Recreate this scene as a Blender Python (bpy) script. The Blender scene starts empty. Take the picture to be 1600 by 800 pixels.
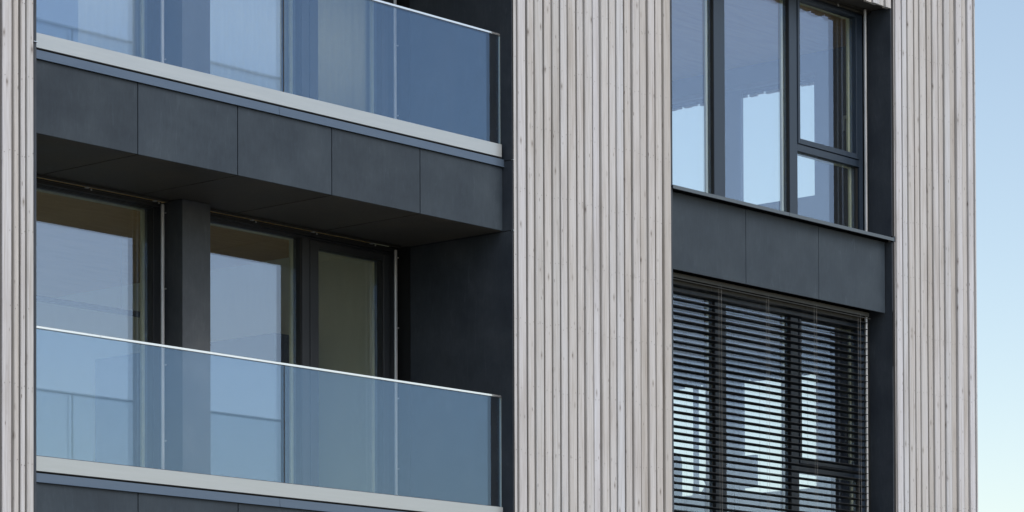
import bpy, math, random
from mathutils import Matrix, Vector
random.seed(7)
R = math.radians
sc = bpy.context.scene
col = sc.collection

# ---------------------------------------------------------------- camera
CAM = Vector((-14.9956, -17.6683, 1.6))
yaw, pitch, roll = R(48.84834), R(1.34448), R(-0.19693)
fw = Vector((math.sin(yaw)*math.cos(pitch), math.cos(yaw)*math.cos(pitch), math.sin(pitch)))
rt = fw.cross(Vector((0, 0, 1))).normalized()
up = rt.cross(fw)
r2 = math.cos(roll)*rt + math.sin(roll)*up
u2 = -math.sin(roll)*rt + math.cos(roll)*up
cd = bpy.data.cameras.new('camera')
cam = bpy.data.objects.new('camera', cd)
col.objects.link(cam)
M = Matrix((r2, u2, -fw)).transposed().to_4x4()
M.translation = CAM
cam.matrix_world = M
cd.sensor_width = 36
cd.lens = 4954.756/1600*36
cd.shift_y = (1171.97-400)/1600
cd.clip_start = 0.1
cd.clip_end = 20000
sc.camera = cam

# ---------------------------------------------------------------- light
SUN_AZ, SUN_EL = 178.0, 50.0           # azimuth from +Y towards +X
w = bpy.data.worlds.new('World')
sc.world = w
w.use_nodes = True
wn = w.node_tree.nodes
sky = wn.new('ShaderNodeTexSky')
sky.sky_type = 'NISHITA'
sky.sun_disc = False
sky.sun_elevation = R(SUN_EL)
sky.sun_rotation = R(SUN_AZ)
sky.air_density = 1.0
sky.dust_density = 1.0
sky.ozone_density = 1.0
wb = wn.new('ShaderNodeVectorMath')          # a touch of white balance on the sky light
wb.operation = 'MULTIPLY'
wb.inputs[1].default_value = (1.11, 1.0, 0.885)
w.node_tree.links.new(sky.outputs[0], wb.inputs[0])
w.node_tree.links.new(wb.outputs[0], wn['Background'].inputs[0])
wn['Background'].inputs[1].default_value = 0.13
sd = bpy.data.lights.new('sun', 'SUN')
sd.energy = 1.5
sd.angle = R(38)
sd.color = (1.0, 0.96, 0.90)
sun = bpy.data.objects.new('sun', sd)
col.objects.link(sun)
sdir = Vector((math.sin(R(SUN_AZ))*math.cos(R(SUN_EL)), math.cos(R(SUN_AZ))*math.cos(R(SUN_EL)), math.sin(R(SUN_EL))))
sun.rotation_euler = sdir.to_track_quat('Z', 'Y').to_euler()
sun.location = (5, -30, 30)
sc.view_settings.view_transform = 'Standard'
sc.view_settings.look = 'None'
sc.view_settings.gamma = 1
sc.view_settings.use_curve_mapping = False
sc.view_settings.exposure = 0.6
sc.render.engine = 'CYCLES'
sc.cycles.max_bounces = 12
sc.cycles.transparent_max_bounces = 40
sc.cycles.glossy_bounces = 6
sc.cycles.diffuse_bounces = 4
sc.cycles.use_denoising = True
sc.cycles.caustics_reflective = False
sc.cycles.sample_clamp_indirect = 4

# ---------------------------------------------------------------- helpers
class MB:
    def __init__(s):
        s.v, s.f, s.m, s.t = [], [], [], []
    def box(s, x0, x1, y0, y1, z0, z1, mat=0, tint=0.5):
        b = len(s.v)
        s.v += [(x0, y0, z0), (x1, y0, z0), (x1, y1, z0), (x0, y1, z0), (x0, y0, z1), (x1, y0, z1), (x1, y1, z1), (x0, y1, z1)]
        for q in ((0, 3, 2, 1), (4, 5, 6, 7), (0, 1, 5, 4), (1, 2, 6, 5), (2, 3, 7, 6), (3, 0, 4, 7)):
            s.f.append([b+i for i in q]); s.m.append(mat); s.t.append(tint)
        return s
    def prism(s, pts, a0, a1, axis='x', mat=0, tint=0.5):
        """extrude a closed outline (counter-clockwise seen from +axis) between a0 and a1"""
        n = len(pts); b = len(s.v)
        for a in (a0, a1):
            for p, q in pts:
                s.v.append((a, p, q) if axis == 'x' else (p, a, q) if axis == 'y' else (p, q, a))
        for i in range(n):
            j = (i+1) % n
            s.f.append([b+i, b+j, b+n+j, b+n+i]); s.m.append(mat); s.t.append(tint)
        s.f.append([b+i for i in range(n)][::-1]); s.m.append(mat); s.t.append(tint)
        s.f.append([b+n+i for i in range(n)]); s.m.append(mat); s.t.append(tint)
        return s
    def tube(s, p, q, r, n=8, r2_=None, mat=0):
        p, q = Vector(p), Vector(q)
        d = (q-p).normalized()
        a = d.cross(Vector((0, 0, 1)) if abs(d.z) < .9 else Vector((1, 0, 0))).normalized()
        c = d.cross(a)
        r2_ = r if r2_ is None else r2_
        b = len(s.v)
        for e, rr in ((p, r), (q, r2_)):
            for i in range(n):
                t = 2*math.pi*i/n
                s.v.append(tuple(e + rr*(math.cos(t)*a + math.sin(t)*c)))
        for i in range(n):
            j = (i+1) % n
            s.f.append([b+i, b+j, b+n+j, b+n+i]); s.m.append(mat); s.t.append(.5)
        s.f.append([b+i for i in range(n)][::-1]); s.m.append(mat); s.t.append(.5)
        s.f.append([b+n+i for i in range(n)]); s.m.append(mat); s.t.append(.5)
        return s
    def build(s, name, mat, parent=None, bevel=0, smooth=False, fix=True):
        me = bpy.data.meshes.new(name)
        me.from_pydata(s.v, [], s.f)
        me.update()
        mats = mat if isinstance(mat, (list, tuple)) else [mat]
        for m_ in mats:
            me.materials.append(m_)
        for i, p in enumerate(me.polygons):
            p.material_index = s.m[i]
            p.use_smooth = smooth
        at = me.attributes.new('tint', 'FLOAT', 'FACE')
        for i, t in enumerate(s.t):
            at.data[i].value = t
        if fix:
            import bmesh
            bm = bmesh.new(); bm.from_mesh(me)
            bmesh.ops.recalc_face_normals(bm, faces=bm.faces[:])
            bm.to_mesh(me); bm.free()
        o = bpy.data.objects.new(name, me)
        col.objects.link(o)
        if parent is not None:
            o.parent = parent
        if bevel:
            b = o.modifiers.new('bevel', 'BEVEL'); b.width = bevel; b.segments = 1; b.limit_method = 'ANGLE'
        return o

def empty(name, loc=(0, 0, 0), parent=None):
    o = bpy.data.objects.new(name, None)
    o.empty_display_size = .3
    o.location = loc
    col.objects.link(o)
    if parent is not None:
        o.parent = parent
    return o

def tag(o, label=None, cat=None, group=None, kind=None):
    for k, v in (('label', label), ('category', cat), ('group', group), ('kind', kind)):
        if v: o[k] = v
    return o

# ---------------------------------------------------------------- materials
class NT:
    def __init__(s, name):
        s.mat = bpy.data.materials.new(name); s.mat.use_nodes = True
        s.t = s.mat.node_tree; s.n = s.t.nodes; s.b = s.n.get('Principled BSDF'); s.out = s.n.get('Material Output')
    def add(s, typ, **k):
        n = s.n.new(typ)
        for a, b in k.items(): setattr(n, a, b)
        return n
    def l(s, a, b): s.t.links.new(a, b)
    def coords(s, scale=(1, 1, 1), loc=None):
        tc = s.add('ShaderNodeTexCoord'); mp = s.add('ShaderNodeMapping')
        mp.inputs['Scale'].default_value = scale
        s.l(tc.outputs['Object'], mp.inputs['Vector'])
        return mp.outputs[0]
    def noise(s, vec, scale=1, detail=4, rough=.55, dist=0):
        n = s.add('ShaderNodeTexNoise'); n.inputs['Scale'].default_value = scale
        n.inputs['Detail'].default_value = detail; n.inputs['Roughness'].default_value = rough; n.inputs['Distortion'].default_value = dist
        s.l(vec, n.inputs['Vector']); return n.outputs[0]
    def ramp(s, fac, stops):
        r = s.add('ShaderNodeValToRGB'); e = r.color_ramp.elements
        while len(e) < len(stops): e.new(.5)
        for i, (p, c) in enumerate(stops):
            e[i].position = p; e[i].color = (*c, 1) if len(c) == 3 else c
        s.l(fac, r.inputs[0]); return r.outputs[0]
    def mix(s, fac, a, b, mode='MIX'):
        m = s.add('ShaderNodeMix', data_type='RGBA', blend_type=mode)
        for sock, v in ((m.inputs[0], fac), (m.inputs[6], a), (m.inputs[7], b)):
            if hasattr(v, 'is_linked') or hasattr(v, 'links'): s.l(v, sock)
            elif isinstance(v, (int, float)): sock.default_value = v
            else: sock.default_value = (*v, 1)
        return m.outputs[2]
    def math(s, op, a, b=0.0, c=None):
        m = s.add('ShaderNodeMath', operation=op)
        for i, v in enumerate((a, b) if c is None else (a, b, c)):
            if hasattr(v, 'links'): s.l(v, m.inputs[i])
            else: m.inputs[i].default_value = v
        return m.outputs[0]
    def bump(s, h, strength=.3, dist=.01):
        b = s.add('ShaderNodeBump'); b.inputs['Strength'].default_value = strength; b.inputs['Distance'].default_value = dist
        s.l(h, b.inputs['Height']); s.l(b.outputs[0], s.b.inputs['Normal'])

def simple(name, c, rough=.5, metal=0., spec=.5, var=.12, scale=(6, 6, 1.5), bump=0):
    t = NT(name)
    v = t.coords(scale)
    n = t.noise(v, 3, 5)
    lo = tuple(x*(1-var) for x in c); hi = tuple(min(1, x*(1+var)) for x in c)
    t.l(t.ramp(n, [(.3, lo), (.7, hi)]), t.b.inputs['Base Color'])
    t.l(t.ramp(n, [(.3, (rough*.88,)*3), (.7, (min(1, rough*1.12),)*3)]), t.b.inputs['Roughness'])
    t.b.inputs['Metallic'].default_value = metal
    t.b.inputs['Specular IOR Level'].default_value = spec
    if bump:
        t.bump(t.noise(t.coords((60, 60, 60)), 4, 3), bump, .002)
    return t.mat

def wood_mat(name='weathered_larch', wash=(1.01, 1.005, 1.0)):
    t = NT(name)
    at = t.add('ShaderNodeAttribute', attribute_name='tint')
    tint = at.outputs['Fac']
    # each board gets its own slice of the grain
    tc = t.add('ShaderNodeTexCoord')
    sep = t.add('ShaderNodeSeparateXYZ'); t.l(tc.outputs['Object'], sep.inputs[0])
    zo = t.math('MULTIPLY_ADD', tint, 173.0, sep.outputs[2])
    cb = t.add('ShaderNodeCombineXYZ'); t.l(sep.outputs[0], cb.inputs[0]); t.l(sep.outputs[1], cb.inputs[1]); t.l(zo, cb.inputs[2])
    def mp(sc_):
        m = t.add('ShaderNodeMapping'); m.inputs['Scale'].default_value = sc_; t.l(cb.outputs[0], m.inputs[0]); return m.outputs[0]
    base = t.ramp(tint, [(0, (.445, .43, .415)), (.2, (.52, .515, .515)), (.4, (.475, .475, .475)), (.6, (.535, .55, .58)), (.8, (.49, .475, .46)), (1, (.55, .56, .595))])
    broad = t.noise(mp((3, 3, .35)), 2.2, 5, .6)
    c = t.mix(1, base, t.ramp(broad, [(.28, (.80, .775, .75)), (.5, (1, 1, 1)), (.75, (1.0, 1.02, 1.05))]), 'MULTIPLY')
    grain = t.noise(mp((110, 110, 1.6)), 1.4, 6, .62, .5)
    c = t.mix(1, c, t.ramp(grain, [(.3, (.74, .71, .68)), (.52, (1, 1, 1)), (.75, (1.07, 1.07, 1.08))]), 'MULTIPLY')
    streak = t.noise(mp((45, 45, .5)), 1.3, 3, .5)
    c = t.mix(1, c, t.ramp(streak, [(.25, (.74, .70, .66)), (.40, (1, 1, 1))]), 'MULTIPLY')
    # knots
    def knots(scale, thr, s1):
        vo = t.add('ShaderNodeTexVoronoi', voronoi_dimensions='3D'); vo.inputs['Scale'].default_value = 1; vo.inputs['Randomness'].default_value = 1
        t.l(mp(scale), vo.inputs['Vector'])
        d = t.math('ADD', vo.outputs['Distance'], t.math('MULTIPLY', t.noise(mp((60, 60, 25)), 1, 2), s1))
        return t.ramp(d, thr)
    c = t.mix(1, c, knots((9, 9, 3.6), [(.07, (.42, .39, .37)), (.11, (.74, .72, .70)), (.20, (1, 1, 1))], .08), 'MULTIPLY')
    c = t.mix(1, c, knots((20, 20, 5), [(.08, (.45, .42, .40)), (.13, (1, 1, 1))], .05), 'MULTIPLY')
    c = t.mix(1, c, wash, 'MULTIPLY')
    t.l(c, t.b.inputs['Base Color'])
    t.b.inputs['Roughness'].default_value = .75
    t.b.inputs['Specular IOR Level'].default_value = .25
    t.bump(grain, .35, .003)
    return t.mat

def cement_mat(name, base, rough=.5):
    t = NT(name)
    at = t.add('ShaderNodeAttribute', attribute_name='tint')
    n1 = t.noise(t.coords((1, 1, 1)), 2.3, 8, .65)
    n2 = t.noise(t.coords((25, 25, 5)), 2, 4, .6)
    n3 = t.noise(t.coords((9, 9, 1.6)), 2, 7, .72, 1.0)
    c = t.mix(1, base, t.ramp(n1, [(.28, (.66, .68, .72)), (.5, (1, 1, 1)), (.72, (1.45, 1.40, 1.33))]), 'MULTIPLY')
    c = t.mix(1, c, t.ramp(n2, [(.3, (.92, .92, .92)), (.7, (1.08, 1.08, 1.08))]), 'MULTIPLY')
    c = t.mix(1, c, t.ramp(at.outputs['Fac'], [(0, (.90, .90, .90)), (1, (1.1, 1.1, 1.1))]), 'MULTIPLY')
    c = t.mix(1, c, t.ramp(n3, [(.58, (1, 1, 1)), (.76, (1.6, 1.56, 1.5))]), 'MULTIPLY')
    t.l(c, t.b.inputs['Base Color'])
    t.l(t.ramp(n1, [(.3, (rough-.07,)*3), (.7, (rough+.1,)*3)]), t.b.inputs['Roughness'])
    t.b.inputs['Specular IOR Level'].default_value = .3
    t.bump(n2, .12, .002)
    return t.mat

def glass_mat(name, tint_t, tint_r, r0, r90, rough=0.0, dirt=.02):
    """thin clear pane: see-through tint plus mirror reflection growing towards grazing"""
    t = NT(name)
    t.n.remove(t.b)
    tr = t.add('ShaderNodeBsdfTransparent'); tr.inputs[0].default_value = (*tint_t, 1)
    gl = t.add('ShaderNodeBsdfGlossy'); gl.inputs['Color'].default_value = (*tint_r, 1); gl.inputs['Roughness'].default_value = rough
    lw = t.add('ShaderNodeLayerWeight'); lw.inputs['Blend'].default_value = .5
    p = t.math('POWER', lw.outputs['Facing'], 4.0)
    fac = t.math('MULTIPLY_ADD', p, r90-r0, r0)
    bn = t.add('ShaderNodeBump'); bn.inputs['Strength'].default_value = .008; bn.inputs['Distance'].default_value = .01
    t.l(t.noise(t.coords((1, 1, 1)), .9, 2), bn.inputs['Height']); t.l(bn.outputs[0], gl.inputs['Normal'])
    m1 = t.add('ShaderNodeMixShader')
    t.l(fac, m1.inputs[0]); t.l(tr.outputs[0], m1.inputs[1]); t.l(gl.outputs[0], m1.inputs[2])
    df = t.add('ShaderNodeBsdfDiffuse'); df.inputs[0].default_value = (.55, .58, .6, 1)
    m2 = t.add('ShaderNodeMixShader')
    dn = t.noise(t.coords((5, 5, 1.2)), 1.5, 6, .7)
    t.l(t.math('MULTIPLY', dn, dirt*2), m2.inputs[0]); t.l(m1.outputs[0], m2.inputs[1]); t.l(df.outputs[0], m2.inputs[2])
    t.l(m2.outputs[0], t.out.inputs[0])
    return t.mat

WOOD = wood_mat()
WOODE = wood_mat('board_edge_light_tint', (1.02, .98, .92))  # board sides coloured warmer to offset the blue sky light on them
NAIL = simple('nail_head', (.16, .14, .13), .5, .3)
CEM = cement_mat('anthracite_fibre_cement', (.029, .041, .055), .5)
CEMD = cement_mat('dark_reveal_board', (.042, .051, .064), .6)
SOF = cement_mat('soffit_board', (.074, .070, .064), .6)
CEMC = cement_mat('grey_column_board', (.060, .068, .078), .5)
MEMB = simple('black_membrane', (.012, .012, .013), .9)
FRAME = simple('anthracite_frame_paint', (.024, .038, .060), .4, .0, .4, .06)
FRAME2 = simple('charcoal_frame_paint', (.026, .030, .036), .42, .0, .4, .06)
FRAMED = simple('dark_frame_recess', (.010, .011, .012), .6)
BAND = simple('blue_grey_coated_sheet', (.085, .12, .17), .33, .25, .5, .05, (1, 1, 8))
SILL = simple('grey_coated_sill_sheet', (.095, .115, .135), .38, .3, .5, .06)
ALU = simple('satin_aluminium', (.42, .45, .465), .34, .45, .5, .04, (.6, 4, 10))
STEEL = simple('polished_steel', (.74, .75, .76), .2, .85, .5, .02)
GUIDE = simple('light_guide_rail_metal', (.50, .51, .52), .4, .4)
BEAD = simple('pale_spacer_bead', (.60, .66, .54), .6)
BLIND = simple('black_blind_lacquer', (.007, .008, .009), .42, 0, .5, .05)
BLINDT = simple('dark_blind_header', (.034, .033, .028), .45, .2)
CORD = simple('grey_cord', (.26, .25, .23), .8)
GASKET = simple('rubber_gasket', (.05, .055, .06), .6)
PLAST = simple('interior_plaster', (.80, .87, .77), .9, 0, .2, .03)
CEIL = None
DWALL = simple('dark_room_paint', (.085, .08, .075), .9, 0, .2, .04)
WING = glass_mat('coated_window_glass', (.98, .985, .945), (.65, .765, 1.0), .185, .9, 0, .008)
SIDEG = glass_mat('side_window_glass', (.98, .99, .99), (.9, .95, 1.0), .03, .9, 0, .01)
BALG = glass_mat('laminated_balustrade_glass', (.90, .925, .935), (.46, .68, 1.0), .10, .9, 0, .012)
EDGE = simple('polished_glass_edge', (.62, .74, .74), .2, 0, .6, .05)

def ceil_mat():
    t = NT('timber_ceiling')
    v = t.coords((1.2, 14, 14))
    g = t.noise(v, 2, 6, .6, .6)
    c = t.ramp(g, [(.3, (.46, .28, .12)), (.7, (.62, .41, .20))])
    t.l(c, t.b.inputs['Base Color']); t.b.inputs['Roughness'].default_value = .55
    return t.mat
CEIL = ceil_mat()
def ground_mat():
    t = NT('meadow_and_gravel')
    n = t.noise(t.coords((1, 1, 1)), .15, 8, .6)
    n2 = t.noise(t.coords((1, 1, 1)), 6, 6, .7)
    c = t.ramp(n, [(.4, (.25, .235, .21)), (.6, (.17, .165, .14))])
    c = t.mix(1, c, t.ramp(n2, [(.3, (.7, .7, .7)), (.7, (1.2, 1.2, 1.2))]), 'MULTIPLY')
    t.l(c, t.b.inputs['Base Color']); t.b.inputs['Roughness'].default_value = .95
    return t.mat

# ---------------------------------------------------------------- ground
g = MB(); S = 6000
g.v = [(-S, -S, 0), (S, -S, 0), (S, S, 0), (-S, S, 0)]; g.f = [[0, 1, 2, 3]]; g.m = [0]; g.t = [.5]
tag(g.build('ground', ground_mat(), fix=False), kind='structure')

# ---------------------------------------------------------------- building
B = empty('apartment_building', (0, 0, 0))
tag(B, 'apartment block clad in weathered grey timber boards with dark panelled loggias and glass balconies', 'building')

H = 3.1                       # storey
X0, X1, X2, X3, X4 = 0.0, 5.251, 7.426, 10.946, 12.475
ZB, ZT = 0.25, 10.75          # bottom and top of the timber cladding
DEEP = .017                   # how far the set back boards sit behind the proud ones

def boards(mb, xs, z0, z1, first_proud=False, jag=0.0, flip=False, nails=True, to=lambda x, y: (x, y)):
    """alternating proud and set back boards; xs are the visible board limits"""
    proud = first_proud
    for i in range(len(xs)-1):
        a, b = xs[i], xs[i+1]
        zz0 = z0 - random.uniform(0, jag); t = random.random()
        if proud:
            xa, xb = a + .026, b
            ya = 0.0 + random.uniform(-.006, .006); yb = .046
        else:
            xa, xb = (a + .036 if i else a + .003), b + .019
            ya = DEEP + random.uniform(-.004, .004); yb = .048
        if i == len(xs)-2: xb = b
        # boards are sawn with softened arrises and cup and lean a little
        n = 9; e = .005
        zs = [zz0 + (z1-zz0)*k/n for k in range(n+1)]
        ph = random.uniform(0, 6.3); am = random.uniform(.0004, .0018); lean = random.uniform(-.0015, .0015)
        ring = []
        base = len(mb.v)
        for k, z in enumerate(zs):
            dx = am*math.sin(ph + k*1.1) + lean*(k/n-.5)*2
            dy = am*math.cos(ph*1.7 + k*.9)
            prof = [(xa, yb), (xa, ya+e), (xa+e, ya), (xb-e, ya), (xb, ya+e), (xb, yb)]
            for (px, py) in prof:
                q = to(px+dx, py+dy if py != yb else py)
                mb.v.append((q[0], q[1], z))
        P = 6
        for k in range(n):
            for j in range(P):
                j2 = (j+1) % P
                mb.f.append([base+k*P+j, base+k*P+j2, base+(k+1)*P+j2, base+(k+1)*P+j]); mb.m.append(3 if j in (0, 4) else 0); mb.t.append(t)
        mb.f.append([base+j for j in range(P)]); mb.m.append(0); mb.t.append(t)
        mb.f.append([base+n*P+j for j in range(P)][::-1]); mb.m.append(0); mb.t.append(t)
        if nails and xb-xa > .035:
            zn = math.ceil((z0-.3)/.56)*.56 + .3
            while zn < z1-.05:
                if zn > z0+.03:
                    for f_ in (.22, .78):
                        cx = xa + (xb-xa)*f_ + random.uniform(-.004, .004); cz = zn + random.uniform(-.02, .02); r_ = .0033
                        if random.random() < .2: continue
                        b0 = len(mb.v)
                        for (dx, dz) in ((-1, -.4), (-.4, -1), (.4, -1), (1, -.4), (1, .4), (.4, 1), (-.4, 1), (-1, .4)):
                            q = to(cx+dx*r_, ya-.0022)
                            mb.v.append((q[0], q[1], cz+dz*r_))
                        mb.f.append([b0+j for j in range(8)]); mb.m.append(1); mb.t.append(.5)
                zn += .56
        proud = not proud

def auto_x(a, b, lead=.07):
    xs = [a, a+lead]
    wide = True
    while xs[-1] < b - .17:
        xs.append(xs[-1] + (random.uniform(.112, .124) if wide else random.uniform(.096, .106)))
        wide = not wide
    xs.append(b)
    return xs

# left wall
xs = [-.024, -.111, -.165, -.239, -.343]
xl = [-.343, -.239, -.171, -.111, -.024]
far = [-2.4 + .109*i for i in range(19)]
far = [x for x in far if x < -.40]
mb = MB()
boards(mb, far + xl, ZB, ZT, first_proud=(len(far) % 2 == 1))
mb.box(-2.5, -.024, .05, .062, ZB, ZT, 2)
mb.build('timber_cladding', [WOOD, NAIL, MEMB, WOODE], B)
# middle wall
xm = [5.256, 5.312, 5.436, 5.532, 5.657, 5.762, 5.874, 5.976, 6.101, 6.2, 6.32, 6.42, 6.539, 6.641, 6.759, 6.862, 6.981, 7.085, 7.198, 7.303, 7.424]
mb = MB(); boards(mb, xm, ZB, ZT)
mb.box(5.256, 7.424, .05, .062, ZB, ZT, 2)
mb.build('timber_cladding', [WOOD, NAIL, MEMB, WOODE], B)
# right wall
xr = [10.952, 11.01, 11.132, 11.225, 11.347, 11.437, 11.569, 11.66, 11.776, 11.868, 11.986, 12.087, 12.206, 12.3, 12.411, 12.45]
mb = MB(); boards(mb, xr, ZB, ZT)
mb.box(10.952, 12.45, .05, .062, ZB, ZT, 2)
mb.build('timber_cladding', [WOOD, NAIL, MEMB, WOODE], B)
# boards over the upper window, ragged saw-cut ends
mb = MB(); boards(mb, auto_x(7.43, 10.95, .09), 9.662, ZT, jag=.02)
mb.box(7.43, 10.95, .05, .062, 9.664, ZT, 2)
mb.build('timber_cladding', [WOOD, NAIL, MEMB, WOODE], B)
# boards over the upper loggia (above the picture)
mb = MB(); boards(mb, auto_x(0.0, 5.25), 10.32, ZT, jag=.01)
mb.build('timber_cladding', [WOOD, NAIL, MEMB, WOODE], B)

# side wall (faces +x), boards around the corner windows
SY0, SY1 = 1.78, 4.60                      # opening in y
def side(x, y): return (X4 - y, x)
def sidew(ya, yb, z0, z1, jag=0.0):
    mb_.box(12.40, 12.422, ya, yb, z0+.002, z1, 2)
    n0 = len(mb_.v)
    boards(mb_, auto_x(ya, yb), z0, z1, jag=jag, nails=False, to=side)
mb_ = MB()
sidew(.03, SY0, ZB, ZT)
sidew(SY1, 9.0, ZB, ZT)
for (za, zb_, j) in ((ZB, 2.04, 0), (3.295, 5.14, 0.03), (6.395, 8.24, 0.03), (9.488, ZT, .022)):
    sidew(SY0+.003, SY1-.003, za, zb_, j)
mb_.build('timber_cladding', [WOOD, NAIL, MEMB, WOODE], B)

# corner bead on the right end of the facade
MB().box(12.452, 12.472, .004, .03, ZB, ZT).build('corner_trim', WOOD, B)

# ---- structural core: cross walls, floors, back wall
core = MB()
ROWS = [(0, 4.55), (6.30, 7.65), (9.40, 10.7)]
for (za, zb_) in ROWS: core.box(-2.5, 12.37, 8.7, 9.0, za, zb_)
for (za, zb_) in ((4.55, 6.30), (7.65, 9.40)):  # back wall openings added to let daylight in
    for (xa, xb) in ((-2.5, -1.9), (4.9, 12.37)): core.box(xa, xb, 8.7, 9.0, za, zb_)
for (za, zb_) in ((0, 4.55), (6.45, 7.65), (9.55, 10.7)): core.box(-2.5, -2.2, .075, 8.7, za, zb_)
for (za, zb_) in ((4.55, 6.45), (7.65, 9.55)):  # left wall openings added to let daylight in
    for (ya, yb) in ((.075, 1.9), (8.2, 8.7)): core.box(-2.5, -2.2, ya, yb, za, zb_)
core.box(-2.2, -.06, .075, .33, 0, 10.7)
core.box(5.27, 7.40, .075, .36, 0, 10.7)
core.box(10.99, 12.37, .075, .36, 0, 10.7)
core.box(5.30, 5.55, .36, 8.7, 0, 10.7)
core.box(-2.5, 12.40, .02+.06, 9.0, 10.70, 10.76)
core.build('wall', PLAST, B)
# side wall masonry with openings
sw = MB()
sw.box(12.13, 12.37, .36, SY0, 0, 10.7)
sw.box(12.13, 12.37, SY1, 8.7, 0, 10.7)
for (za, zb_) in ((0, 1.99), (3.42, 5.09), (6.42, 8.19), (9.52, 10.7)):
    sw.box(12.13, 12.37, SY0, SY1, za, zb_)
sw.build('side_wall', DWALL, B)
# room floors and timber ceilings
for (fl, ce, k) in ((4.28, 6.76, 0), (7.38, 9.86, 1)):
    MB().box(-2.2, 5.30, 1.47, 8.7, fl-.30, fl).build('room_floor', PLAST, B)
    MB().box(-2.2, 5.30, 1.47, 8.7, ce, ce+.02).build('room_ceiling', CEIL, B)
for (fl, ce) in ((4.26, 6.62), (7.36, 9.72)):
    MB().box(5.55, 12.13, .43, 8.7, fl-.25, fl).build('room_floor', PLAST, B)
    MB().box(5.55, 12.13, .43, 8.7, ce, ce+.02).build('room_ceiling', CEIL, B)

for (za, zb_) in ((4.55, 6.30), (7.65, 9.40)):  # rear windows, unseen, added to brighten the loggia rooms
    for (xa, xb) in ((-1.9, 4.9),):
        f = MB(); n_ = 4; wx = (xb-xa)/n_
        f.box(xa, xb, 8.80, 8.87, za, za+.07); f.box(xa, xb, 8.80, 8.87, zb_-.07, zb_)
        for i in range(n_+1):
            c_ = min(max(xa+wx*i, xa+.035), xb-.035); f.box(c_-.035, c_+.035, 8.801, 8.869, za+.07, zb_-.07)
        added_win = f.build('window', FRAME, B)  # added rear window, unseen
        MB().box(xa+.07, xb-.07, 8.83, 8.845, za+.07, zb_-.07).build('glass_pane', SIDEG, added_win)

for (za, zb_) in ((4.55, 6.45), (7.65, 9.55)):  # left side windows, unseen, added to light the party wall
    f = MB()
    f.box(-2.40, -2.33, 1.9, 8.2, za, za+.07); f.box(-2.40, -2.33, 1.9, 8.2, zb_-.07, zb_)
    for i in range(4):
        c_ = min(max(1.9+2.1*i, 1.935), 8.165); f.box(-2.399, -2.331, c_-.035, c_+.035, za+.07, zb_-.07)
    added_win = f.build('window', FRAME, B)  # added left side window, unseen
    MB().box(-2.37, -2.355, 1.97, 8.13, za+.07, zb_-.07).build('glass_pane', SIDEG, added_win)

# ---- corner trims of the openings (thin dark sheet edges beside the boards)
MB().box(-.022, 0.0, .004, .30, ZB, 10.32).build('reveal_trim', CEMD, B)
MB().box(7.427, 7.458, .004, .30, ZB, 9.66).build('reveal_trim', CEMD, B)

JX = [0.004, 1.077, 2.118, 3.164, 4.208, 5.246]

def slab(dz, bottom=True):
    """one floor edge of the left bay: fascia boards, drip band, soffit"""
    bal = empty('balcony', (0, 0, 0), B)
    mb = MB()
    for i in range(5):
        mb.box(JX[i]+.004, JX[i+1]-.004, .104, .116, 6.662+dz, 7.205+dz, 0, random.random())
    mb.build('fascia', CEM, bal, bevel=.0015)
    MB().box(.0, 5.249, .122, 1.44, 6.70+dz, 7.27+dz).box(.0, 5.249, .122, .16, 6.664+dz, 6.70+dz).build('floor_slab', MEMB, bal)
    mb = MB()
    for i in range(5):
        mb.box(JX[i]+.008, JX[i+1]-.008, .118, 1.195, 6.660+dz, 6.672+dz, 0, random.random())
    mb.box(.0, 5.249, 1.205, 1.325, 6.667+dz, 6.676+dz, 0)
    mb.build('soffit', SOF, bal)
    mb = MB()
    # folded sheet: vertical face, small lip kicking out at its foot
    for (a, b) in ((.0, 2.559), (2.562, 5.249)):
        mb.prism([(.120, 7.272+dz), (.094, 7.272+dz), (.090, 7.210+dz), (.084, 7.205+dz), (.086, 7.2035+dz), (.098, 7.208+dz), (.120, 7.210+dz)], a, b)
    mb.build('drip_band', BAND, bal)
    # aluminium channel that carries the glass
    MB().box(.0, 5.217, .088, .170, 7.286+dz, 7.396+dz).build('glass_channel', ALU, bal, bevel=.002)
    MB().box(.0, 5.24, .110, .165, 7.271+dz, 7.287+dz).build('shadow_gap', MEMB, bal)
    MB().box(.0, 5.215, .120, .158, 7.3945+dz, 7.404+dz).build('gasket', GASKET, bal)
    for (a, b) in ((.004, 2.641), (2.654, 5.240)):
        gp = MB().box(a, b, .129, .147, 7.38+dz, 8.342+dz).build('glass_panel', BALG, bal)
        if b > 5: MB().box(b+.0005, b+.0035, .1295, .1465, 7.402+dz, 8.336+dz).build('glass_edge', EDGE, gp)
    MB().box(2.6425, 2.6525, .130, .146, 7.402+dz, 8.335+dz).build('joint_seal', MEMB, bal)
    mb = MB()
    for (a, b) in ((.004, .722), (.7245, 5.240)):
        mb.box(a, b, .122, .154, 8.336+dz, 8.355+dz)
    mb.build('handrail', STEEL, bal, bevel=.002)
    # terrace deck
    MB().box(.0, 5.249, .172, 1.33, 7.272+dz, 7.33+dz).build('deck', SOF, bal)
    return bal
slab(0); slab(-H)

# soffit over the upper loggia (top of building)
t_ = MB()
for i in range(5):
    t_.box(JX[i]+.004, JX[i+1]-.004, .118, 1.195, 9.760, 9.772, 0, random.random())
t_.build('soffit', SOF, B)
MB().box(.0, 5.249, .062, 1.44, 9.80, 10.70).build('roof_edge', MEMB, B)
t_ = MB()
for i in range(5):
    t_.box(JX[i]+.004, JX[i+1]-.004, .104, .116, 9.762, 10.305, 0, random.random())
t_.build('fascia', CEM, B)

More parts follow.
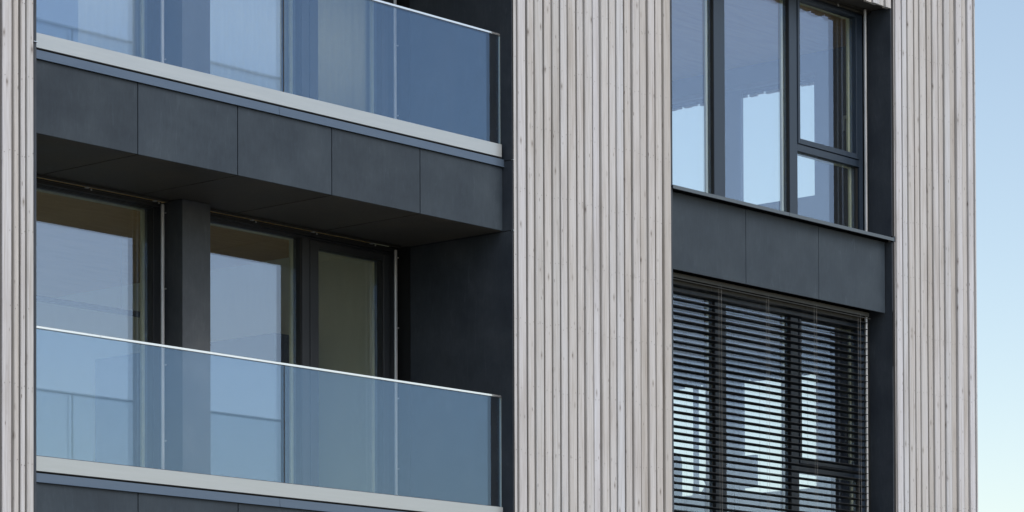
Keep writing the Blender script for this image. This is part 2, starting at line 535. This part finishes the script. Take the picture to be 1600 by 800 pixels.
# ---- right reveal of the loggias: large dark boards, small joints
for dz, za, zb_ in ((-H, 7.262, 9.752), (0, 7.262, 9.752)):
    MB().box(5.2505, 5.262, .002, 1.19, za+dz, zb_+dz, 0, .3).build('reveal_panel', CEMD, B, bevel=.001)
for dz in (-H, 0, H):
    MB().box(5.2505, 5.262, .002, 1.19, 6.659+dz, 7.254+dz, 0, .6).build('reveal_panel', CEMD, B, bevel=.001)
MB().box(5.2562, 5.27, .0, 1.45, ZB, 10.7).build('reveal_backing', MEMB, B)
MB().box(5.252, 5.256, 1.196, 1.33, ZB, 10.7).build('reveal_trim', FRAMED, B)
# bright clip ends at the panel joints and fixing screws
for z in (7.258, 6.655, 4.158, 3.555):
    MB().box(5.2485, 5.257, -.012, .014, z-.0018, z+.0018).build('joint_flashing', STEEL, B)
MB().box(-.030, .006, -.006, .012, 7.2955, 7.2995).build('joint_flashing', STEEL, B)
for z in (6.60, 6.05, 5.5, 4.95, 4.4, 7.2, 6.75, 7.4, 7.9, 8.5):
    for y in (.06, .62, 1.12):
        MB().tube((5.2506, y, z), (5.2492, y, z), .005, 8).build('rivet', CEM, B)

def frame_ring(mb, x0, x1, z0, z1, w_, y0, y1, wl=None, wt=None):
    wl = w_ if wl is None else wl; wt = w_ if wt is None else wt
    mb.box(x0, x0+wl, y0, y1, z0, z1)
    mb.box(x1-w_, x1, y0, y1, z0, z1)
    mb.box(x0+wl, x1-w_, y0+.0008, y1, z1-wt, z1)
    mb.box(x0+wl, x1-w_, y0+.0008, y1, z0, z0+w_)

def pane(name, x0, x1, z0, z1, y, parent, bead=True, mat=None, bw=.032):
    p = MB().box(x0, x1, y, y+.028, z0, z1).build('glass_pane', mat or WING, parent)
    if bead:
        # inner glazing bead, only its inward side reads through the pane
        b = MB()
        b.box(x1-bw, x1, y+.030, y+.05, z0, z1)
        b.box(x0, x1-bw, y+.030, y+.05, z1-.012, z1)
        b.box(x0, x0+.01, y+.030, y+.05, z0, z1-.012)
        b.build('glazing_bead', BEAD, parent)
    return p

def loggia(dz):
    zb_, zt = 4.29+dz, 6.665+dz
    # ---- left window
    wmb = MB()
    frame_ring(wmb, -.9, 2.452, zb_, 6.645+dz, .092, 1.335, 1.46, wt=.040)
    W1 = wmb.build('window', FRAME2, B, bevel=.002)
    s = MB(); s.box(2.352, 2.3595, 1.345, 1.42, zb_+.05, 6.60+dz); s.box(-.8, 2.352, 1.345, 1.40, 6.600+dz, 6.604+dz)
    s.build('frame_rebate', FRAMED, W1)
    pane('p', -.8, 2.350, zb_+.06, 6.598+dz, 1.40, W1)
    # ---- right window: fixed pane and door leaf
    wmb = MB()
    x0, x1 = 2.60, 5.215
    frame_ring(wmb, x0, x1, zb_, 6.645+dz, .082, 1.335, 1.46, wt=.048)
    wmb.box(4.060, 4.150, 1.3355, 1.46, zb_+.082, 6.597+dz)
    W2 = wmb.build('window', FRAME2, B, bevel=.002)
    lf = MB(); frame_ring(lf, 4.153, 5.128, zb_+.085, 6.592+dz, .070, 1.328, 1.455, wl=.10, wt=.060)
    lf.build('door_leaf', FRAME2, W2, bevel=.003)
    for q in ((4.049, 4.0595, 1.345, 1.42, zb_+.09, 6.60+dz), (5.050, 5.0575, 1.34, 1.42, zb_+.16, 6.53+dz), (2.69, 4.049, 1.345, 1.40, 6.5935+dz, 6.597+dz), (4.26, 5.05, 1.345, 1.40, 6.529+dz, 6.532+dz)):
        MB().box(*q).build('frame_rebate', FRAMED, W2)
    pane('p', 2.683, 4.048, zb_+.09, 6.592+dz, 1.40, W2)
    pane('p', 4.256, 5.049, zb_+.16, 6.528+dz, 1.40, W2)
    # ---- blind gear: folded head rails, screws, vertical guides
    for (a, b, W_, gx) in ((-.5, 2.40, W1, 2.372), (2.75, 5.16, W2, 5.121)):
        MB().box(a, b, 1.212, 1.232, 6.640+dz, 6.657+dz).box(a, b, 1.262, 1.268, 6.630+dz, 6.636+dz).build('head_rail', BLINDT, W_)
        MB().box(a, b, 1.285, 1.334, 6.610+dz, 6.648+dz).build('head_box', FRAMED, W_)
        MB().box(gx, gx+.026, 1.245, 1.266, zb_, 6.625+dz).build('guide_rail', GUIDE, W_, bevel=.004)
        z = 6.56
        while z > 4.4:
            MB().tube((gx+.045, 1.262, z+dz), (gx+.045, 1.250, z+dz), .006, 8).build('screw', GUIDE, W_); z -= .617
        x = a+.62
        while x < b:
            MB().box(x, x+.03, 1.236, 1.262, 6.634+dz, 6.640+dz).build('bracket', GUIDE, W_); MB().tube((x+.05, 1.24, 6.632+dz), (x+.05, 1.236, 6.620+dz), .006, 8).build('screw', GUIDE, W_)
            x += .72
    # column between the windows
    MB().box(2.4585, 2.769, 1.10, 1.47, 4.23+dz, 6.6585+dz, 0, 1.).build('column', CEMC, B, bevel=.002)
loggia(0); loggia(H)

# ---------------------------------------------------------------- right bay windows
def bay(dz, upper):
    zs = 7.352+dz                     # sill line
    zt = 9.66 if upper else 9.76+dz
    gt = 9.606 if upper else 9.60+dz
    wmb = MB()
    yf0, yf1 = .31, .43
    xa, xb = 7.40, 10.90
    top = gt+.055
    wmb.box(xa, 7.52, yf0, yf1, zs, top)
    wmb.box(10.838, xb, yf0, yf1, zs, top)
    wmb.box(7.52, 10.838, yf0+.001, yf1, gt, top)
    wmb.box(7.52, 10.838, yf0+.001, yf1, zs, zs+.020)
    wmb.box(8.480, 8.648, yf0+.0005, yf1, zs+.02, gt)
    wmb.box(9.674, 9.800, yf0+.0005, yf1, zs+.02, gt)
    wmb.box(9.800, 10.838, yf0+.001, yf1, 8.100+dz, 8.168+dz)
    W = wmb.build('window', FRAME, B, bevel=.002)
    lf = MB(); frame_ring(lf, 9.803, 10.832, 8.172+dz, gt-.004, .052, .300, .425, wl=.034, wt=.020)
    lf.build('casement', FRAME, W, bevel=.003)
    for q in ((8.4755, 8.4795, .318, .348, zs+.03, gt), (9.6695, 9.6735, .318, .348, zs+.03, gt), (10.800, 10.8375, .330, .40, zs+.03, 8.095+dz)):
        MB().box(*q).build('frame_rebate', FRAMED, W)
    y = .35
    pane('p', 7.52, 8.475, zs+.02, gt, y, W, True)
    pane('p', 8.65, 9.669, zs+.02, gt, y, W, True)
    pane('p', 9.838, 10.779, 8.225+dz, gt-.024, y, W)
    pane('p', 9.802, 10.799, zs+.02, 8.098+dz, y, W)
    # casement handle
    MB().box(10.80, 10.812, .43, .46, 8.6+dz, 8.63+dz).box(10.796, 10.816, .46, .475, 8.48+dz, 8.63+dz).build('handle', GUIDE, W)
    # guides of the outside blind
    if upper:
        MB().box(10.800, 10.824, .205, .226, zs, zt-.01).build('guide_rail', GUIDE, W, bevel=.003)
    else:
        MB().box(10.752, 10.776, .180, .202, zs, 6.62).build('guide_rail', GUIDE, W, bevel=.003)
    if upper:
        MB().box(7.46, 10.94, .225, .235, 9.640, 9.652).box(7.46, 10.94, .262, .30, 9.62, 9.66).build('head_rail', BLINDT, W)
        for x in (8.6, 9.5, 10.4): MB().tube((x, .25, 9.63), (x, .24, 9.612), .008, 8).build('bracket', GUIDE, W)
        MB().box(7.46, 10.944, .064, .31, 9.664, 9.676).build('soffit', SOF, B)
    # sill sheet in two lengths, upstand at the right end
    sl = MB()
    for (a, b) in ((7.440, 9.212), (9.216, 10.962)):
        sl.prism([(.30, 7.384+dz), (-.018, 7.372+dz), (-.018, 7.340+dz), (-.010, 7.340+dz), (-.010, 7.366+dz), (.30, 7.376+dz)], a, b)
    sl.box(10.9625, 10.9665, -.022, .05, 7.335+dz, 7.388+dz)
    sl.build('sill', SILL, W)
    # reveal on the right
    MB().box(10.9455, 10.956, .002, .278, 7.392+dz, (9.66 if upper else 9.745+dz), 0, .5).build('reveal_panel', CEMD, B, bevel=.001)
    MB().box(10.903, 10.9455, .278, .30, zs, zt).build('reveal_trim', FRAMED, B)
    # fascia between the storeys
    fx = [7.462, 8.642, 9.804, 10.924]
    mb = MB()
    for i in range(3):
        mb.box(fx[i]+.003, fx[i+1]-.003, .070, .082, 6.632+dz, 7.336+dz, 0, random.random())
    mb.build('fascia', CEM, B, bevel=.0015)
    MB().box(7.459, 10.92, .088, .12, 6.64+dz, 7.34+dz).box(7.459, 10.92, .121, .31, 6.72+dz, 7.34+dz).build('blind_housing', MEMB, B)
    MB().box(10.9456, 10.956, .002, .278, 6.10+dz, 7.334+dz, 0, .5).build('reveal_panel', CEMD, B, bevel=.001)
    return W
bay(0, True); bay(-H, False)
MB().box(10.9565, 10.99, .0, .36, ZB, 10.6).build('reveal_backing', MEMB, B)

# side windows (the sky shows through the corner rooms)
for dz in (0, -H, -2*H):
    f = MB(); x0, x1 = 12.27, 12.34
    z0, z1 = 8.24+dz, 9.55+dz
    for (a, b) in ((SY0-.04, SY0+.002), (SY1-.05, SY1+.02), (2.86, 3.30)):
        if a == 2.86: f.box(12.285, 12.325, a, b, z0, z1)
        else: f.box(x0, x1, a, b, z0, z1)
    if dz == -H: f.box(12.286, 12.299, 3.464, 3.534, z0+.003, z1-.03)
    f.box(x0+.001, x1, SY0, SY1, z0-.03, z0+.003); f.box(x0+.001, x1, SY0, SY1, z1-.03, z1+.06)
    Ws = f.build('window', FRAME, B)
    for (a, b) in ((SY0+.002, 2.86), (3.30, SY1-.05)):
        MB().box(12.30, 12.318, a, b, z0+.003, z1-.03).build('glass_pane', SIDEG, Ws)

# ---------------------------------------------------------------- venetian blind in front of the lower right window
VB = empty('venetian_blind', (9.14, .20, 4.25))
tag(VB, 'black horizontal slat venetian blind lowered over the lower window beneath the dark panels', 'blind')
def child(mb, name, mat, **k):
    o = mb.build(name, mat, None, **k); o.parent = VB; o.matrix_parent_inverse = Matrix.Translation(-VB.location); return o
z = 6.516; N = 0; prev = None
while z > 4.30:
    yc, wd = .185, .080
    sl = MB()
    tilt = R(4.5 + random.uniform(-1.2, 1.2))
    xL, xR = 7.470, 10.742
    jz = random.uniform(-.0012, .0012)
    prof = []
    for k in range(7):                       # crowned section with rolled rims
        u = k/6-.5
        prof.append((yc + u*wd*math.cos(tilt), z + jz - u*wd*math.sin(tilt) + .006*(1-(2*u)**2)))
    th = .0012
    low = [(a, b-th) for a, b in prof[::-1]]
    # rims
    prof[0] = (prof[0][0], prof[0][1]-.0005)
    ring = prof + low
    sag = [0, random.uniform(-.0012, .0012), 0]
    nseg = 6; b0 = len(sl.v); n = len(ring)
    for q in range(nseg+1):
        x = xL + (xR-xL)*q/nseg
        dzz = random.uniform(-.0006, .0006)
        for (a, b) in ring: sl.v.append((x, a, b+dzz))
    for q in range(nseg):
        for j in range(n):
            j2 = (j+1) % n
            sl.f.append([b0+q*n+j, b0+q*n+j2, b0+(q+1)*n+j2, b0+(q+1)*n+j]); sl.m.append(0); sl.t.append(.5)
    sl.f.append([b0+j for j in range(n)]); sl.m.append(0); sl.t.append(.5)
    sl.f.append([b0+nseg*n+j for j in range(n)][::-1]); sl.m.append(0); sl.t.append(.5)
    # rolled outer rim and pivots
    sl.tube((xL, yc-.0395, z+jz+.0055), (xR, yc-.0395, z+jz+.0055), .0028, 6)
    sl.tube((xR, yc+.005, z+jz), (10.752, yc+.005, z+jz), .003, 6)
    z -= .0646; N += 1
    child(sl, 'slat', BLIND)
hd = MB()
hd.box(7.47, 10.76, .150, .222, 6.585, 6.625)
hd.box(7.47, 10.76, .132, .138, 6.560, 6.566)
hd.box(7.47, 10.76, .236, .262, 6.548, 6.62)
child(hd, 'head_rail', BLINDT)
bt = MB().box(7.475, 10.74, .155, .215, 4.262, 4.278)
child(bt, 'bottom_rail', BLINDT)
for x in (8.318, 9.054, 9.826, 10.560):
    c = MB()
    for yy in (.1425, .2275):
        c.tube((x, yy, 6.59), (x + (.004 if yy < .2 else 0), yy, 4.28), .0011, 5)
    c.tube((x+.036, .1405, 6.59), (x+.036, .1405, 4.28), .0014, 6)
    child(c, 'ladder_cord', CORD)

# ---------------------------------------------------------------- things inside the rooms
DARK = simple('black_powder_coat', (.012, .012, .013), .5)
FAB = simple('dark_upholstery', (.03, .035, .045), .9)
CURT = simple('white_curtain_cloth', (.80, .80, .68), .9, 0, .2, .04)
LAMINATE = simple('desk_laminate', (.35, .34, .32), .5)

def under(parent, mb, name, mat, **k):
    o = mb.build(name, mat, None, **k); o.parent = parent
    o.matrix_parent_inverse = Matrix.Translation(-parent.location); return o

# dark door in the party wall of the upper loggia room
MB().box(5.27, 5.298, 3.75, 4.64, 7.38, 9.40).build('interior_door', simple('dark_door_veneer', (.10, .085, .075), .5), B, bevel=.003)
# linear pendant lamp
PL = empty('pendant_lamp', (2.9, 3.0, 6.06))
tag(PL, 'slim black linear pendant lamp hanging behind the lower loggia window', 'lamp')
under(PL, MB().box(2.0, 3.757, 2.98, 3.03, 6.058, 6.100), 'lamp_bar', DARK)
under(PL, MB().tube((2.3, 3.0, 6.1), (2.3, 3.0, 6.758), .0015, 5).tube((3.5, 3.0, 6.1), (3.5, 3.0, 6.758), .0015, 5), 'suspension_wire', DARK)

# curtain upstairs and the added pale sheet, nearly flat
def curtain(x0, x1, label):
    cu = MB()
    nx = int((x1-x0)*80)
    pts = [(x0+(x1-x0)*i/nx, 1.52 + .004*math.sin(i*.9) + .003*math.sin(i*.37)) for i in range(nx+1)]
    for z in (7.40, 9.80):
        for t in (0, .004):
            for (x, y) in pts: cu.v.append((x, y+t, z))
    n = nx+1
    for i in range(nx):
        cu.f.append([i, i+1, 2*n+i+1, 2*n+i]); cu.f.append([n+i, 3*n+i, 3*n+i+1, n+i+1])
        cu.f.append([2*n+i, 2*n+i+1, 3*n+i+1, 3*n+i]); cu.f.append([i, n+i, n+i+1, i+1])
    cu.f.append([0, 2*n, 3*n, n]); cu.f.append([nx, n+nx, 3*n+nx, 2*n+nx])
    cu.m = [0]*len(cu.f); cu.t = [.5]*len(cu.f)
    tag(cu.build('curtain', CURT, None, smooth=True), label, 'curtain', 'curtain and added pale sheet in the upper loggia room')  # also builds the added sheet
curtain(1.72, 2.42, 'narrow pale curtain behind the upper loggia window left of the column')
curtain(2.95, 5.27, 'wide pale sheet added to brighten the upper loggia door and window right of the column')  # added sheet, stands in for a brightly lit room wall

# dark low cabinet along the party wall
CB = empty('cabinet', (5.0, 3.6, 4.28))
tag(CB, 'tall black cupboard standing against the wall inside the lower loggia room', 'cupboard')
under(CB, MB().box(4.78, 5.29, 2.4, 4.8, 4.30, 5.98), 'body', DARK, bevel=.004)

# desk with chair, lamp and monitor in the lower corner room
DK = empty('desk', (11.4, 2.6, 4.26))
tag(DK, 'plain office desk by the side window behind the lowered black blind', 'desk')
under(DK, MB().box(10.9, 12.05, 1.9, 3.5, 4.975, 5.0), 'desk_top', LAMINATE, bevel=.003)
for (x, y) in ((10.95, 1.95), (12.0, 1.95), (10.95, 3.45), (12.0, 3.45)):
    under(DK, MB().tube((x, y, 4.26), (x, y, 4.975), .025, 10), 'leg', DARK)

CH = empty('office_chair', (10.3, 2.12, 4.26))
tag(CH, 'dark high backed office chair silhouetted behind the lowered black blind', 'chair')
def rounded(cx, cz, hw, hh, r, n=5):
    p = []
    for (sx, sz, a0) in ((1, 1, 0), (-1, 1, 90), (-1, -1, 180), (1, -1, 270)):
        for k in range(n+1):
            a = R(a0+90*k/n); p.append((cx+sx*(hw-r)+r*math.cos(a), cz+sz*(hh-r)+r*math.sin(a)))
    return p
under(CH, MB().prism(rounded(10.3, 5.06, .25, .33, .1), 2.33, 2.38, axis='y'), 'backrest', FAB)
under(CH, MB().box(10.05, 10.55, 1.87, 2.33, 4.68, 4.75), 'seat', FAB, bevel=.02)
under(CH, MB().tube((10.3, 2.12, 4.36), (10.3, 2.12, 4.68), .025, 10), 'gas_stem', DARK)
bs = MB()
for k in range(5):
    a = 2*math.pi*k/5; bs.tube((10.3, 2.12, 4.38), (10.3+.3*math.cos(a), 2.12+.3*math.sin(a), 4.32), .02, 8, .012)
    bs.tube((10.3+.3*math.cos(a), 2.11+.3*math.sin(a), 4.29), (10.3+.3*math.cos(a), 2.14+.3*math.sin(a), 4.29), .03, 10)
under(CH, bs, 'star_base', DARK)
MN = empty('monitor', (11.5, 2.34, 5.0))
tag(MN, 'black computer monitor on the desk behind the lowered black blind', 'monitor')
under(MN, MB().box(11.47, 11.50, 2.07, 2.60, 5.10, 5.44), 'screen', DARK, bevel=.004)
under(MN, MB().box(11.50, 11.53, 2.31, 2.37, 5.01, 5.3).box(11.40, 11.60, 2.22, 2.46, 5.001, 5.012), 'stand', DARK)
DL = empty('desk_lamp', (11.7, 3.08, 5.0))
tag(DL, 'small arched desk lamp on the desk behind the lowered black blind', 'lamp')
lm = MB(); prev = None
for k in range(13):
    a = R(180*k/12); p = (11.7, 3.08-.09+.09*math.cos(a), 5.18+.09*math.sin(a))
    if prev: lm.tube(prev, p, .009, 8)
    prev = p
lm.tube((11.7, 3.08, 5.012), (11.7, 3.08, 5.18), .009, 8)
under(DL, lm, 'arm', DARK)
under(DL, MB().tube((11.7, 3.08, 5.001), (11.7, 3.08, 5.015), .07, 16), 'base', DARK)
under(DL, MB().tube((11.7, 2.90, 5.19), (11.7, 2.90, 5.12), .02, 14, .06), 'lamp_shade', DARK)
